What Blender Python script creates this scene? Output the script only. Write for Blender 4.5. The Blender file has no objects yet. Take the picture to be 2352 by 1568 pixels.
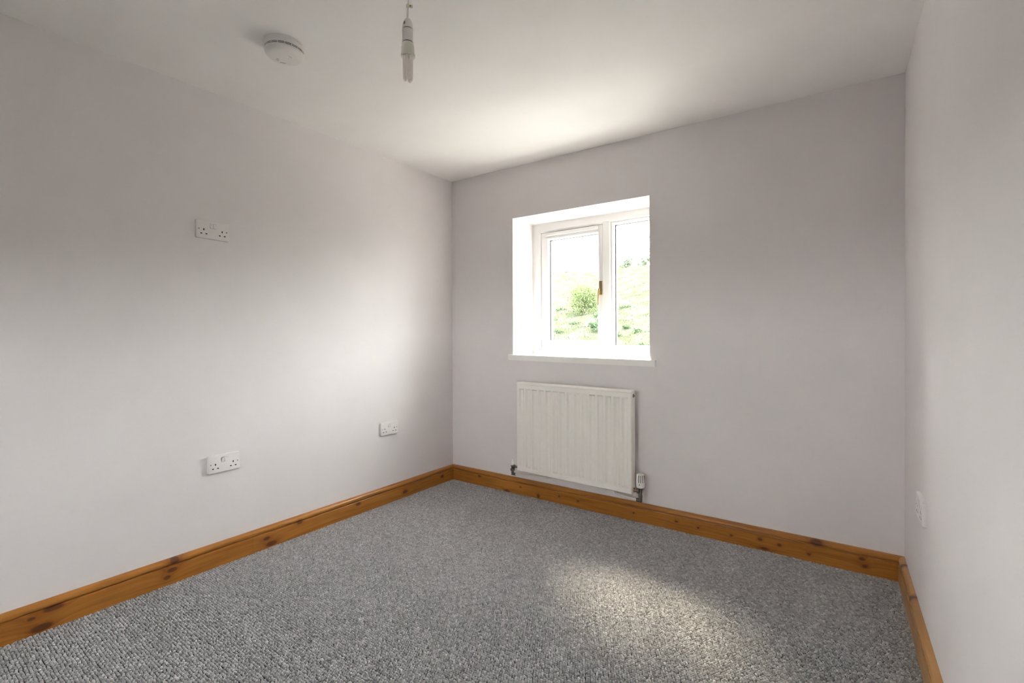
import bpy, bmesh, math, random
import numpy as np
from mathutils import Vector, Matrix

random.seed(7)
rng = np.random.default_rng(7)
scn = bpy.context.scene
COL = scn.collection

# ------------------------------------------------------------------ camera
cam_d = bpy.data.cameras.new('camera')
cam_d.sensor_width = 36.0
cam_d.lens = 36.0 * 1061.5 / 2352.0
cam_d.clip_start = 0.02
cam_d.clip_end = 600
cam = bpy.data.objects.new('camera', cam_d)
COL.objects.link(cam)
F = Vector((-0.574948, 0.818158, -0.007302))
R = Vector((0.818190, 0.574931, -0.004382))
U = Vector((-0.000613, 0.008494, 0.999964))
M = Matrix((R, U, -F)).transposed().to_4x4()
M.translation = Vector((2.46764, -2.69885, 1.09631))
cam.matrix_world = M
scn.camera = cam

# ------------------------------------------------------------------ sky, sun, exposure
SKY = 38.0
world = bpy.data.worlds.new('hazy_sky')
scn.world = world
world.use_nodes = True
wn = world.node_tree.nodes
wn['Background'].inputs['Color'].default_value = (1.0, 0.985, 0.98, 1)
wn['Background'].inputs['Strength'].default_value = SKY

sun_d = bpy.data.lights.new('hazy_sun', 'SUN')
sun_d.energy = 20.0
sun_d.angle = math.radians(12)
sun_d.color = (1.0, 0.86, 0.66)
sun = bpy.data.objects.new('hazy_sun', sun_d)
COL.objects.link(sun)
sun.rotation_euler = Vector((0.72, -1.0, -1.40)).to_track_quat('-Z', 'Y').to_euler()

scn.view_settings.view_transform = 'Standard'
scn.view_settings.look = 'None'
scn.view_settings.gamma = 1.0
scn.view_settings.use_curve_mapping = False
scn.view_settings.exposure = 0.10
scn.cycles.max_bounces = 12
scn.cycles.diffuse_bounces = 8
scn.cycles.transparent_max_bounces = 16
scn.cycles.sample_clamp_indirect = 0.0

# ------------------------------------------------------------------ dimensions
W = 2.7167           # window wall length (x)
D = 4.30             # room depth (toward -y), lengthened to even out the rear fill light
REV = 0.265          # depth of the window reveal
WT = 0.37            # window wall thickness
HS = 0.110           # skirting height
def ceil_z(x, y): return 2.3200 - 0.0185 * x + 0.0191 * y
OPEN = dict(x0=0.581, x1=1.564, tl=1.946, tr=1.933, bl=0.979, br=0.961)

# ------------------------------------------------------------------ material helpers
def new_mat(name):
    m = bpy.data.materials.new(name); m.use_nodes = True
    nt = m.node_tree; b = nt.nodes['Principled BSDF']
    return m, nt, b
def plain(name, col, rough=0.5, metal=0.0, spec=0.5):
    m, nt, b = new_mat(name)
    b.inputs['Base Color'].default_value = (*col, 1)
    b.inputs['Roughness'].default_value = rough
    b.inputs['Metallic'].default_value = metal
    b.inputs['Specular IOR Level'].default_value = spec
    return m
def node(nt, typ, **kw):
    n = nt.nodes.new(typ)
    for k, v in kw.items(): setattr(n, k, v)
    return n
def link(nt, a, b): nt.links.new(a, b)
def ramp(nt, fac, stops):
    r = node(nt, 'ShaderNodeValToRGB')
    el = r.color_ramp.elements
    while len(el) < len(stops): el.new(0.5)
    for e, (p, c) in zip(el, stops): e.position = p; e.color = (*c, 1)
    link(nt, fac, r.inputs['Fac']); return r.outputs['Color']
def math_n(nt, op, a, b=None):
    n = node(nt, 'ShaderNodeMath', operation=op)
    for i, v in enumerate((a, b)):
        if v is None: continue
        if isinstance(v, (int, float)): n.inputs[i].default_value = v
        else: link(nt, v, n.inputs[i])
    return n.outputs[0]

def painted(name, col, var=0.02, bump=0.03, scale=220):
    m, nt, b = new_mat(name)
    tc = node(nt, 'ShaderNodeTexCoord')
    n1 = node(nt, 'ShaderNodeTexNoise'); n1.inputs['Scale'].default_value = 3.0; n1.inputs['Detail'].default_value = 4
    link(nt, tc.outputs['Object'], n1.inputs['Vector'])
    c0 = tuple(c * (1 - var) for c in col); c1 = tuple(min(1, c * (1 + var)) for c in col)
    link(nt, ramp(nt, n1.outputs['Fac'], [(0.3, c0), (0.7, c1)]), b.inputs['Base Color'])
    n2 = node(nt, 'ShaderNodeTexNoise'); n2.inputs['Scale'].default_value = scale; n2.inputs['Detail'].default_value = 2
    link(nt, tc.outputs['Object'], n2.inputs['Vector'])
    bp = node(nt, 'ShaderNodeBump'); bp.inputs['Strength'].default_value = bump; bp.inputs['Distance'].default_value = 0.002
    link(nt, n2.outputs['Fac'], bp.inputs['Height']); link(nt, bp.outputs['Normal'], b.inputs['Normal'])
    b.inputs['Roughness'].default_value = 0.75
    b.inputs['Specular IOR Level'].default_value = 0.25
    return m

def pine(name, axis, knots, cols):
    """stained pine; knots = (s, z, rs, rz) on the board face, s measured along the board"""
    m, nt, b = new_mat(name)
    tc = node(nt, 'ShaderNodeTexCoord'); sx = node(nt, 'ShaderNodeSeparateXYZ')
    link(nt, tc.outputs['Object'], sx.inputs[0])
    s = sx.outputs[axis]; z = sx.outputs[2]
    warp = None; dark = None
    for (s0, z0, rs, rz) in knots:
        cx = node(nt, 'ShaderNodeCombineXYZ')
        link(nt, math_n(nt, 'MULTIPLY', math_n(nt, 'SUBTRACT', s, s0), 1 / rs), cx.inputs[0])
        link(nt, math_n(nt, 'MULTIPLY', math_n(nt, 'SUBTRACT', z, z0), 1 / rz), cx.inputs[1])
        ln = node(nt, 'ShaderNodeVectorMath', operation='LENGTH'); link(nt, cx.outputs[0], ln.inputs[0])
        d = ln.outputs['Value']
        mr = node(nt, 'ShaderNodeMapRange', interpolation_type='SMOOTHSTEP')
        mr.inputs['From Min'].default_value = 1.25; mr.inputs['From Max'].default_value = 0.7
        link(nt, d, mr.inputs['Value'])
        dark = mr.outputs[0] if dark is None else math_n(nt, 'MAXIMUM', dark, mr.outputs[0])
        wv = math_n(nt, 'DIVIDE', 1.0, math_n(nt, 'ADD', 1.0, math_n(nt, 'MULTIPLY', d, d)))
        warp = wv if warp is None else math_n(nt, 'ADD', warp, wv)
    # long streaky grain bent round the knots
    g = node(nt, 'ShaderNodeCombineXYZ')
    link(nt, math_n(nt, 'MULTIPLY', s, 2.2), g.inputs[0])
    link(nt, math_n(nt, 'ADD', math_n(nt, 'MULTIPLY', z, 60.0), math_n(nt, 'MULTIPLY', warp, 3.0)), g.inputs[1])
    n1 = node(nt, 'ShaderNodeTexNoise'); n1.inputs['Scale'].default_value = 1.0; n1.inputs['Detail'].default_value = 6; n1.inputs['Roughness'].default_value = 0.65
    link(nt, g.outputs[0], n1.inputs['Vector'])
    n2 = node(nt, 'ShaderNodeTexNoise'); n2.inputs['Scale'].default_value = 3.0; n2.inputs['Detail'].default_value = 3
    link(nt, tc.outputs['Object'], n2.inputs['Vector'])
    base = ramp(nt, n1.outputs['Fac'], [(0.30, cols[0]), (0.52, cols[1]), (0.75, cols[2])])
    mx = node(nt, 'ShaderNodeMix', data_type='RGBA', blend_type='MULTIPLY')
    mx.inputs['Factor'].default_value = 0.5
    link(nt, base, mx.inputs['A'])
    link(nt, ramp(nt, n2.outputs['Fac'], [(0.3, (0.62, 0.55, 0.5)), (0.7, (1, 1, 1))]), mx.inputs['B'])
    halo = ramp(nt, warp, [(0.15, (1, 1, 1)), (0.45, (0.62, 0.45, 0.38))])
    m2 = node(nt, 'ShaderNodeMix', data_type='RGBA', blend_type='MULTIPLY'); m2.inputs['Factor'].default_value = 0.55
    link(nt, mx.outputs['Result'], m2.inputs['A']); link(nt, halo, m2.inputs['B'])
    m3 = node(nt, 'ShaderNodeMix', data_type='RGBA')
    link(nt, math_n(nt, 'MULTIPLY', dark, 0.85), m3.inputs['Factor'])
    link(nt, m2.outputs['Result'], m3.inputs['A']); m3.inputs['B'].default_value = (0.085, 0.020, 0.007, 1)
    link(nt, m3.outputs['Result'], b.inputs['Base Color'])
    b.inputs['Roughness'].default_value = 0.30
    b.inputs['Specular IOR Level'].default_value = 0.5
    return m

def leafy(name, c0, c1, c2, scale=9.0):
    m, nt, b = new_mat(name)
    tc = node(nt, 'ShaderNodeTexCoord')
    n1 = node(nt, 'ShaderNodeTexNoise'); n1.inputs['Scale'].default_value = scale; n1.inputs['Detail'].default_value = 5
    link(nt, tc.outputs['Object'], n1.inputs['Vector'])
    link(nt, ramp(nt, n1.outputs['Fac'], [(0.32, c0), (0.5, c1), (0.68, c2)]), b.inputs['Base Color'])
    b.inputs['Roughness'].default_value = 1.0
    b.inputs['Specular IOR Level'].default_value = 0.0
    return m

MT = {}
MT['wall'] = painted('lilac_grey_wall_paint', (0.785, 0.752, 0.760))
MT['ceiling'] = painted('white_ceiling_paint', (0.89, 0.872, 0.862))
MT['reveal'] = MT['wall']
MT['upvc'] = plain('white_upvc', (0.74, 0.735, 0.73), 0.3)
MT['gasket'] = plain('grey_glazing_gasket', (0.022, 0.022, 0.026), 0.5)
MT['sill'] = painted('white_gloss_sill', (0.90, 0.885, 0.86), 0.01, 0.01)
MT['enamel'] = plain('cream_white_radiator_enamel', (0.89, 0.865, 0.825), 0.32)
MT['grille'] = plain('radiator_grille_shadow', (0.30, 0.29, 0.28), 0.6)
MT['plastic'] = plain('white_moulded_plastic', (0.80, 0.77, 0.775), 0.35)
MT['hole'] = plain('black_pin_hole', (0.012, 0.012, 0.012), 0.8)
MT['screw'] = plain('dull_screw_head', (0.35, 0.33, 0.31), 0.45, 0.6)
MT['red'] = plain('red_switch_mark', (0.45, 0.06, 0.06), 0.5)
MT['alarm'] = plain('white_alarm_plastic', (0.80, 0.775, 0.76), 0.45)
MT['slot'] = plain('dark_vent_slot', (0.07, 0.06, 0.06), 0.8)
MT['mark'] = plain('grey_embossed_mark', (0.40, 0.38, 0.38), 0.6)
MT['holder'] = plain('white_lampholder_plastic', (0.82, 0.78, 0.78), 0.3)
MT['cfl'] = plain('pale_green_white_bulb_base', (0.80, 0.80, 0.70), 0.4)
def phosphor():
    m, nt, b = new_mat('white_phosphor_tube')
    nt.nodes.remove(b)
    di = node(nt, 'ShaderNodeBsdfDiffuse'); di.inputs[0].default_value = (0.97, 0.93, 0.92, 1)
    tl = node(nt, 'ShaderNodeBsdfTranslucent'); tl.inputs[0].default_value = (0.97, 0.93, 0.92, 1)
    gl = node(nt, 'ShaderNodeBsdfGlossy'); gl.inputs['Roughness'].default_value = 0.1
    m1 = node(nt, 'ShaderNodeMixShader'); m1.inputs[0].default_value = 0.5
    m2 = node(nt, 'ShaderNodeMixShader'); m2.inputs[0].default_value = 0.05
    link(nt, di.outputs[0], m1.inputs[1]); link(nt, tl.outputs[0], m1.inputs[2])
    link(nt, m1.outputs[0], m2.inputs[1]); link(nt, gl.outputs[0], m2.inputs[2])
    link(nt, m2.outputs[0], nt.nodes['Material Output'].inputs['Surface'])
    return m
MT['tube'] = phosphor()
MT['tag'] = plain('cream_paper_tag', (0.80, 0.74, 0.62), 0.7)
MT['ink'] = plain('brown_print', (0.25, 0.17, 0.10), 0.7)
MT['chrome'] = plain('tarnished_chrome_brass', (0.20, 0.20, 0.19), 0.28, 0.9)
MT['copper'] = plain('copper_tail', (0.62, 0.38, 0.26), 0.35, 0.8)
MT['pipe'] = plain('white_painted_pipe', (0.78, 0.75, 0.70), 0.4)
MT['brass'] = plain('polished_brass', (0.36, 0.25, 0.10), 0.3, 1.0)
MT['bark'] = plain('brown_bark', (0.10, 0.09, 0.06), 0.9)
MT['render'] = painted('cream_outside_render', (0.6, 0.58, 0.54))
# panes: clear glass that reflects a little at grazing angles
def glass():
    m, nt, b = new_mat('clear_window_glass')
    nt.nodes.remove(b)
    out = nt.nodes['Material Output']
    tr = node(nt, 'ShaderNodeBsdfTransparent'); tr.inputs[0].default_value = (0.95, 0.97, 0.955, 1)
    gl = node(nt, 'ShaderNodeBsdfGlossy'); gl.inputs['Roughness'].default_value = 0.0
    fr = node(nt, 'ShaderNodeFresnel'); ge = node(nt, 'ShaderNodeNewGeometry')
    # the same air-to-glass reflectance on both faces of the thin sheet
    link(nt, math_n(nt, 'SUBTRACT', 1.5, math_n(nt, 'MULTIPLY', ge.outputs['Backfacing'], 1.5 - 1 / 1.5)), fr.inputs['IOR'])
    mx = node(nt, 'ShaderNodeMixShader')
    link(nt, fr.outputs[0], mx.inputs[0]); link(nt, tr.outputs[0], mx.inputs[1]); link(nt, gl.outputs[0], mx.inputs[2])
    link(nt, mx.outputs[0], out.inputs['Surface'])
    return m
MT['glass'] = glass()
PINE = [(0.30, 0.105, 0.017), (0.46, 0.185, 0.032), (0.56, 0.25, 0.055)]
MT['pine_left'] = pine('stained_pine_knotty', 1, [
    (-2.303, 0.017, 0.032, 0.014), (-2.33, 0.062, 0.012, 0.006), (-2.27, 0.075, 0.03, 0.010),
    (-1.885, 0.062, 0.020, 0.010), (-1.905, 0.035, 0.014, 0.009), (-1.875, 0.100, 0.018, 0.014),
    (-1.440, 0.018, 0.028, 0.012), (-1.465, 0.052, 0.018, 0.009), (-1.282, 0.079, 0.018, 0.010),
    (-0.898, 0.066, 0.016, 0.009), (-0.514, 0.036, 0.020, 0.011), (-0.147, 0.052, 0.014, 0.010)], PINE)
MT['pine_back'] = pine('stained_pine_small_knots', 0, [
    (0.285, 0.068, 0.014, 0.008), (0.537, 0.006, 0.020, 0.010), (0.801, 0.018, 0.010, 0.014), (0.655, 0.052, 0.006, 0.005),
    (0.964, 0.048, 0.007, 0.006), (1.102, 0.044, 0.007, 0.006), (1.473, 0.047, 0.006, 0.005), (1.723, 0.051, 0.009, 0.006),
    (1.841, 0.043, 0.007, 0.005), (2.009, 0.041, 0.007, 0.005), (2.145, 0.053, 0.009, 0.006), (2.165, 0.012, 0.020, 0.006),
    (2.231, 0.046, 0.009, 0.006), (2.357, 0.033, 0.007, 0.006), (2.387, 0.096, 0.026, 0.014), (2.574, 0.036, 0.010, 0.008),
    (2.564, 0.066, 0.012, 0.008)], PINE)
MT['pine_right'] = pine('stained_pine_window_lit', 1, [
    (-0.10, 0.100, 0.014, 0.016), (-0.40, 0.098, 0.014, 0.016), (-1.6, 0.05, 0.02, 0.01)], [(0.36, 0.17, 0.05), (0.52, 0.27, 0.085), (0.62, 0.35, 0.13)])  # window light on this board put into its paler colours

# ------------------------------------------------------------------ mesh helpers
def obj_from(name, verts, faces, mat, parent=None, smooth=False):
    me = bpy.data.meshes.new(name)
    me.from_pydata([tuple(v) for v in verts], [], [tuple(f) for f in faces])
    if smooth:
        me.polygons.foreach_set('use_smooth', [True] * len(me.polygons))
    me.materials.append(mat)
    o = bpy.data.objects.new(name, me); COL.objects.link(o)
    if parent: o.parent = parent
    return o
def obj_bm(name, bm, mat, parent=None, smooth=False):
    bmesh.ops.recalc_face_normals(bm, faces=bm.faces)
    me = bpy.data.meshes.new(name); bm.to_mesh(me); bm.free()
    if smooth:
        me.polygons.foreach_set('use_smooth', [True] * len(me.polygons))
        me.set_sharp_from_angle(angle=math.radians(26))
    for m in (mat if isinstance(mat, (list, tuple)) else [mat]): me.materials.append(m)
    o = bpy.data.objects.new(name, me); COL.objects.link(o)
    if parent: o.parent = parent
    return o
def empty(name, loc=(0, 0, 0), rz=0.0):
    o = bpy.data.objects.new(name, None); COL.objects.link(o)
    o.empty_display_size = 0.05; o.location = loc; o.rotation_euler = (0, 0, rz)
    return o
def tag(o, label=None, cat=None, group=None, kind=None):
    for k, v in (('label', label), ('category', cat), ('group', group), ('kind', kind)):
        if v: o[k] = v
    return o
def add_box(bm, lo, hi, bev=0.0, seg=2, shear=None):
    g = bmesh.ops.create_cube(bm, size=1.0)
    vs = g['verts']
    for v in vs:
        v.co = Vector([lo[i] + (v.co[i] + 0.5) * (hi[i] - lo[i]) for i in range(3)])
    if bev > 0:
        es = list({e for v in vs for e in v.link_edges})
        r = bmesh.ops.bevel(bm, geom=es, offset=bev, segments=seg, affect='EDGES', profile=0.5)
        vs = list({v for f in r['faces'] for v in f.verts} | {v for v in vs if v.is_valid})
    return vs
def box(name, lo, hi, mat, parent=None, bev=0.0, seg=2, smooth=True, xf=None):
    bm = bmesh.new(); add_box(bm, lo, hi, bev, seg)
    if xf:
        for v in bm.verts: v.co = Vector(xf(v.co))
    return obj_bm(name, bm, mat, parent, smooth and bev > 0)
def add_lathe(bm, prof, c=(0, 0, 0), axis='Z', n=32, cap=True):
    """prof = [(r, h)]; revolve about an axis through c"""
    rings = []
    def P(r, a, h):
        x, y = r * math.cos(a), r * math.sin(a)
        v = {'Z': (x, y, h), 'X': (h, x, y), 'Y': (x, h, y)}[axis]
        return Vector(v) + Vector(c)
    for r, h in prof:
        if r < 1e-6: rings.append([bm.verts.new(P(0, 0, h))])
        else: rings.append([bm.verts.new(P(r, 2 * math.pi * k / n, h)) for k in range(n)])
    for a, b in zip(rings, rings[1:]):
        for k in range(n):
            k2 = (k + 1) % n
            f = [a[k % len(a)], a[k2 % len(a)], b[k2 % len(b)], b[k % len(b)]]
            f = list(dict.fromkeys(f))
            if len(f) >= 3: bm.faces.new(f)
    if cap:
        for r_ in (rings[0], rings[-1]):
            if len(r_) > 2: bm.faces.new(r_)
def lathe(name, prof, mat, parent=None, c=(0, 0, 0), axis='Z', n=32, smooth=True):
    bm = bmesh.new(); add_lathe(bm, prof, c, axis, n)
    return obj_bm(name, bm, mat, parent, smooth)
def add_tube(bm, pts, r, n=10, closed=False):
    pts = [Vector(p) for p in pts]; rr = r if isinstance(r, (list, tuple)) else [r] * len(pts)
    rings = []; prev = None
    for i, p in enumerate(pts):
        t = (pts[min(i + 1, len(pts) - 1)] - pts[max(i - 1, 0)]).normalized()
        if prev is None:
            a = Vector((0, 0, 1)) if abs(t.z) < 0.9 else Vector((1, 0, 0))
            u = t.cross(a).normalized()
        else:
            u = (prev - t * prev.dot(t)).normalized()
        prev = u; w = t.cross(u)
        rings.append([bm.verts.new(p + (u * math.cos(2 * math.pi * k / n) + w * math.sin(2 * math.pi * k / n)) * rr[i]) for k in range(n)])
    for a, b in zip(rings, rings[1:]):
        for k in range(n): bm.faces.new([a[k], a[(k + 1) % n], b[(k + 1) % n], b[k]])
    bm.faces.new(rings[0]); bm.faces.new(rings[-1])
def tube(name, pts, r, mat, parent=None, n=10):
    bm = bmesh.new(); add_tube(bm, pts, r, n)
    return obj_bm(name, bm, mat, parent, True)
def rounded_rect(w, h, r, n=5):
    pts = []
    for cx, cy, a0 in ((w / 2 - r, h / 2 - r, 0), (-w / 2 + r, h / 2 - r, 90), (-w / 2 + r, -h / 2 + r, 180), (w / 2 - r, -h / 2 + r, 270)):
        for k in range(n + 1):
            a = math.radians(a0 + 90 * k / n); pts.append((cx + r * math.cos(a), cy + r * math.sin(a)))
    return pts

# ------------------------------------------------------------------ the room shell
o_ = OPEN
def S(o, *a): o['kind'] = 'structure'; return o
S(box('floor', (-0.12, -D - 0.12, -0.16), (W + 0.12, WT, -0.010), plain('floor_underlay', (0.10, 0.10, 0.10), 0.9)))
# ceiling: very slightly out of level, as an old house has it
cv = []
for zz in (0, 0.14):
    for x, y in ((-0.12, -D - 0.12), (W + 0.12, -D - 0.12), (W + 0.12, WT), (-0.12, WT)):
        cv.append((x, y, ceil_z(x, y) + zz))
S(obj_from('ceiling', cv, [(0, 3, 2, 1), (4, 5, 6, 7), (0, 1, 5, 4), (1, 2, 6, 5), (2, 3, 7, 6), (3, 0, 4, 7)], MT['ceiling']))
def slab(name, lo, hi, mat):
    """wall with its top cut to the ceiling"""
    bm = bmesh.new(); add_box(bm, lo, hi)
    for v in bm.verts:
        if v.co.z > 1: v.co.z = ceil_z(v.co.x, v.co.y) + 0.02
    return S(obj_bm(name, bm, mat))
slab('wall_left', (-0.12, -D - 0.12, -0.15), (0, 0.0, 2.4), MT['wall'])
slab('wall_right', (W, -D - 0.12, -0.15), (W + 0.12, 0.0, 2.4), MT['wall'])
# rear wall (behind the photographer) with an added opening that lets in fill light
RWX0, RWX1, RWZ0, RWZ1 = 0.80, 1.50, 0.80, 1.40
def rear_wall():
    bm = bmesh.new()
    def ring(y):
        zl, zr = ceil_z(0, y) + 0.02, ceil_z(W, y) + 0.02
        return ([bm.verts.new(p) for p in ((0, y, -0.15), (W, y, -0.15), (W, y, zr), (0, y, zl))],
                [bm.verts.new(p) for p in ((RWX0, y, RWZ0), (RWX1, y, RWZ0), (RWX1, y, RWZ1), (RWX0, y, RWZ1))])
    a, ai = ring(-D); b, bi = ring(-D - 0.12)
    for k in range(4):
        k2 = (k + 1) % 4
        bm.faces.new([a[k], a[k2], ai[k2], ai[k]]); bm.faces.new([b[k], bi[k], bi[k2], b[k2]])
        bm.faces.new([ai[k], ai[k2], bi[k2], bi[k]]); bm.faces.new([a[k], b[k], b[k2], a[k2]])
    return S(obj_bm('wall_rear', bm, MT['wall']))
rear_wall()
# window wall with the deep opening
X0, X1 = o_['x0'], o_['x1']
def back_wall():
    bm = bmesh.new()
    zl, zr = ceil_z(-0.12, 0) + 0.02, ceil_z(W + 0.12, 0) + 0.02
    def ring(y, dz):
        out = [bm.verts.new(p) for p in ((-0.12, y, -0.15), (W + 0.12, y, -0.15), (W + 0.12, y, zr + 0.005 * (y > 0)), (-0.12, y, zl + 0.005 * (y > 0)))]
        inn = [bm.verts.new(p) for p in ((X0, y, o_['bl'] - 0.03), (X1, y, o_['br'] - 0.03), (X1, y, o_['tr'] + dz), (X0, y, o_['tl'] + dz))]
        return out, inn
    a, ai = ring(0, 0); b, bi = ring(WT, 0.006)
    for k in range(4):
        k2 = (k + 1) % 4
        bm.faces.new([a[k], a[k2], ai[k2], ai[k]])
        bm.faces.new([b[k], bi[k], bi[k2], b[k2]])
        bm.faces.new([ai[k], ai[k2], bi[k2], bi[k]])
        bm.faces.new([a[k], b[k], b[k2], a[k2]])
    return S(obj_bm('wall_back', bm, MT['wall']))
back_wall()

# ------------------------------------------------------------------ skirting boards (torus moulding)
TS = 0.0235
PROF = [(0.0, -0.004), (TS, -0.004), (TS, 0.0765), (TS - 0.0012, 0.0778), (TS - 0.0090, 0.0790), (TS - 0.0098, 0.0812),
        (TS - 0.0055, 0.0832), (TS - 0.0024, 0.0870), (TS - 0.0012, 0.0930), (TS - 0.0022, 0.0980), (TS - 0.0050, 0.1030),
        (TS - 0.0095, 0.1070), (TS - 0.0145, 0.1092), (0.004, 0.1100), (0.0, 0.1100)]
def board(name, axis, s0, s1, m0, m1, mat, parent=None):
    """extrude PROF from s0 to s1; m0/m1 = mitre direction at each end (0 none)"""
    n = len(PROF); vs = []
    for s, m in ((s0, m0), (s1, m1)):
        for d, z in PROF:
            t = s + m * d
            vs.append({'L': (d, t, z), 'R': (W - d, t, z), 'B': (t, -d, z)}[axis])
    fs = [(k, (k + 1) % n, n + (k + 1) % n, n + k) for k in range(n)] + [tuple(range(n - 1, -1, -1)), tuple(range(n, 2 * n))]
    bm = bmesh.new(); bv = [bm.verts.new(v) for v in vs]
    for f in fs: bm.faces.new([bv[i] for i in f])
    return obj_bm(name, bm, mat, parent, True)
bl = S(empty('baseboard_left'))
board('board', 'L', -D, -1.5355, 0, 0, MT['pine_left'], bl)
board('board', 'L', -1.5345, -0.5345, 0, 0, MT['pine_left'], bl)
board('board', 'L', -0.5335, 0, 0, -1, MT['pine_left'], bl)
S(board('baseboard_back', 'B', 0, W, 1, -1, MT['pine_back']))
S(board('baseboard_right', 'R', -D, 0, 0, -1, MT['pine_right']))

# ------------------------------------------------------------------ carpet: looped pile, tens of thousands of loops in one object
def carpet():
    m, nt, b = new_mat('grey_heather_loop_pile')
    at = node(nt, 'ShaderNodeAttribute', attribute_name='tone')
    tc = node(nt, 'ShaderNodeTexCoord')
    n1 = node(nt, 'ShaderNodeTexNoise'); n1.inputs['Scale'].default_value = 520; n1.inputs['Detail'].default_value = 4; n1.inputs['Roughness'].default_value = 0.7
    link(nt, tc.outputs['Object'], n1.inputs['Vector'])
    mixv = math_n(nt, 'ADD', math_n(nt, 'MULTIPLY', at.outputs['Fac'], 0.40), math_n(nt, 'MULTIPLY', n1.outputs['Fac'], 0.60))
    link(nt, ramp(nt, mixv, [(0.24, (0.065, 0.065, 0.070)), (0.48, (0.335, 0.331, 0.337)), (0.70, (0.80, 0.785, 0.79))]), b.inputs['Base Color'])
    b.inputs['Roughness'].default_value = 0.95
    b.inputs['Specular IOR Level'].default_value = 0.1
    b.inputs['Sheen Weight'].default_value = 0.15
    p = 0.0094
    xs = np.arange(TS - 0.004, W - TS + 0.004, p); ys = np.arange(-3.0, -TS + 0.004, p)
    gx, gy = np.meshgrid(xs, ys)
    gx = gx + (np.arange(len(ys)) % 2)[:, None] * p * 0.5
    gx = gx.ravel(); gy = gy.ravel(); N = len(gx)
    gx = gx + rng.normal(0, 0.0009, N); gy = gy + rng.normal(0, 0.0009, N)
    gx = np.clip(gx, TS - 0.004, W - TS + 0.004)
    ang = rng.uniform(-0.5, 0.5, N) + np.where(rng.random(N) < .5, 0.6, -0.6)
    h = rng.uniform(0.0048, 0.0066, N)
    ra = rng.uniform(0.0054, 0.0064, N); rb = rng.uniform(0.0040, 0.0048, N)
    lx = rng.normal(0, 0.0010, N); ly = rng.normal(0, 0.0010, N)
    K = 6
    th = np.arange(K) * 2 * np.pi / K
    V = np.zeros((N, 2 * K + 1, 3))
    for ring, (s, hh) in enumerate(((1.0, -0.0012), (0.80, 0.66))):
        for k in range(K):
            u = ra * s * np.cos(th[k]); v = rb * s * np.sin(th[k])
            i = ring * K + k
            V[:, i, 0] = gx + u * np.cos(ang) - v * np.sin(ang) + (lx * hh if ring else 0)
            V[:, i, 1] = gy + u * np.sin(ang) + v * np.cos(ang) + (ly * hh if ring else 0)
            V[:, i, 2] = (h * hh if ring else hh) - 0.004
    V[:, 2 * K, 0] = gx + lx; V[:, 2 * K, 1] = gy + ly; V[:, 2 * K, 2] = h - 0.004
    tri = []
    for k in range(K):
        k2 = (k + 1) % K
        tri += [(k, k2, K + k2), (k, K + k2, K + k), (K + k, K + k2, 2 * K)]
    tri = np.array(tri)
    T = (tri[None] + (np.arange(N) * (2 * K + 1))[:, None, None]).reshape(-1, 3)
    verts = V.reshape(-1, 3)
    # backing sheet under the loops
    q0 = len(verts)
    verts = np.vstack([verts, [(0.004, -D, -0.0045), (W - 0.004, -D, -0.0045), (W - 0.004, -0.004, -0.0045), (0.004, -0.004, -0.0045)]])
    T = np.vstack([T, [(q0, q0 + 1, q0 + 2), (q0, q0 + 2, q0 + 3)]])
    me = bpy.data.meshes.new('carpet')
    me.vertices.add(len(verts)); me.vertices.foreach_set('co', verts.astype(np.float32).ravel())
    me.loops.add(T.size); me.loops.foreach_set('vertex_index', T.astype(np.int32).ravel())
    me.polygons.add(len(T)); me.polygons.foreach_set('loop_start', np.arange(0, T.size, 3, dtype=np.int32))
    me.polygons.foreach_set('use_smooth', np.ones(len(T), dtype=bool))
    at = me.attributes.new('tone', 'FLOAT', 'POINT')
    tone = np.clip(np.repeat(rng.normal(0.5, 0.09, N), 2 * K + 1), 0, 1)
    at.data.foreach_set('value', np.r_[tone, np.full(4, -0.4)].astype(np.float32))
    me.update(calc_edges=True); me.materials.append(m)
    o = bpy.data.objects.new('carpet', me); COL.objects.link(o)
    return tag(o, 'grey heathered loop pile carpet covering the bedroom floor', 'carpet', kind='stuff')
carpet()

# ------------------------------------------------------------------ window
win = S(empty('window_1', (1.07, REV, 0.97)))
tag(win, 'white double-glazed casement window in a deep reveal above the radiator', 'window')
win_o = Vector(win.location)
def wpart(o, p=win):
    o.parent = p
    if p is win: o.matrix_parent_inverse = Matrix.Translation(-win_o)
    return o
FY0, FY1 = REV, REV + 0.07
def ring_frame(name, outer, inner, y0, y1, mat, parent, cham=0.0, chw=0.0):
    """rectangular frame with a chamfered inner front edge; rect = (x0,x1,z0,z1)"""
    bm = bmesh.new()
    def rect(r, y, g=0): return [bm.verts.new(p) for p in ((r[0] - g, y, r[2] - g), (r[1] + g, y, r[2] - g), (r[1] + g, y, r[3] + g), (r[0] - g, y, r[3] + g))]
    loops = [rect(outer, y1), rect(outer, y0)]
    if cham: loops += [rect(inner, y0, chw), rect(inner, y0 + cham)]
    else: loops += [rect(inner, y0)]
    loops += [rect(inner, y1)]
    for a, b in zip(loops, loops[1:] + loops[:1]):
        for k in range(4): bm.faces.new([a[k], a[(k + 1) % 4], b[(k + 1) % 4], b[k]])
    return wpart(obj_bm(name, bm, mat), parent)
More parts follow.
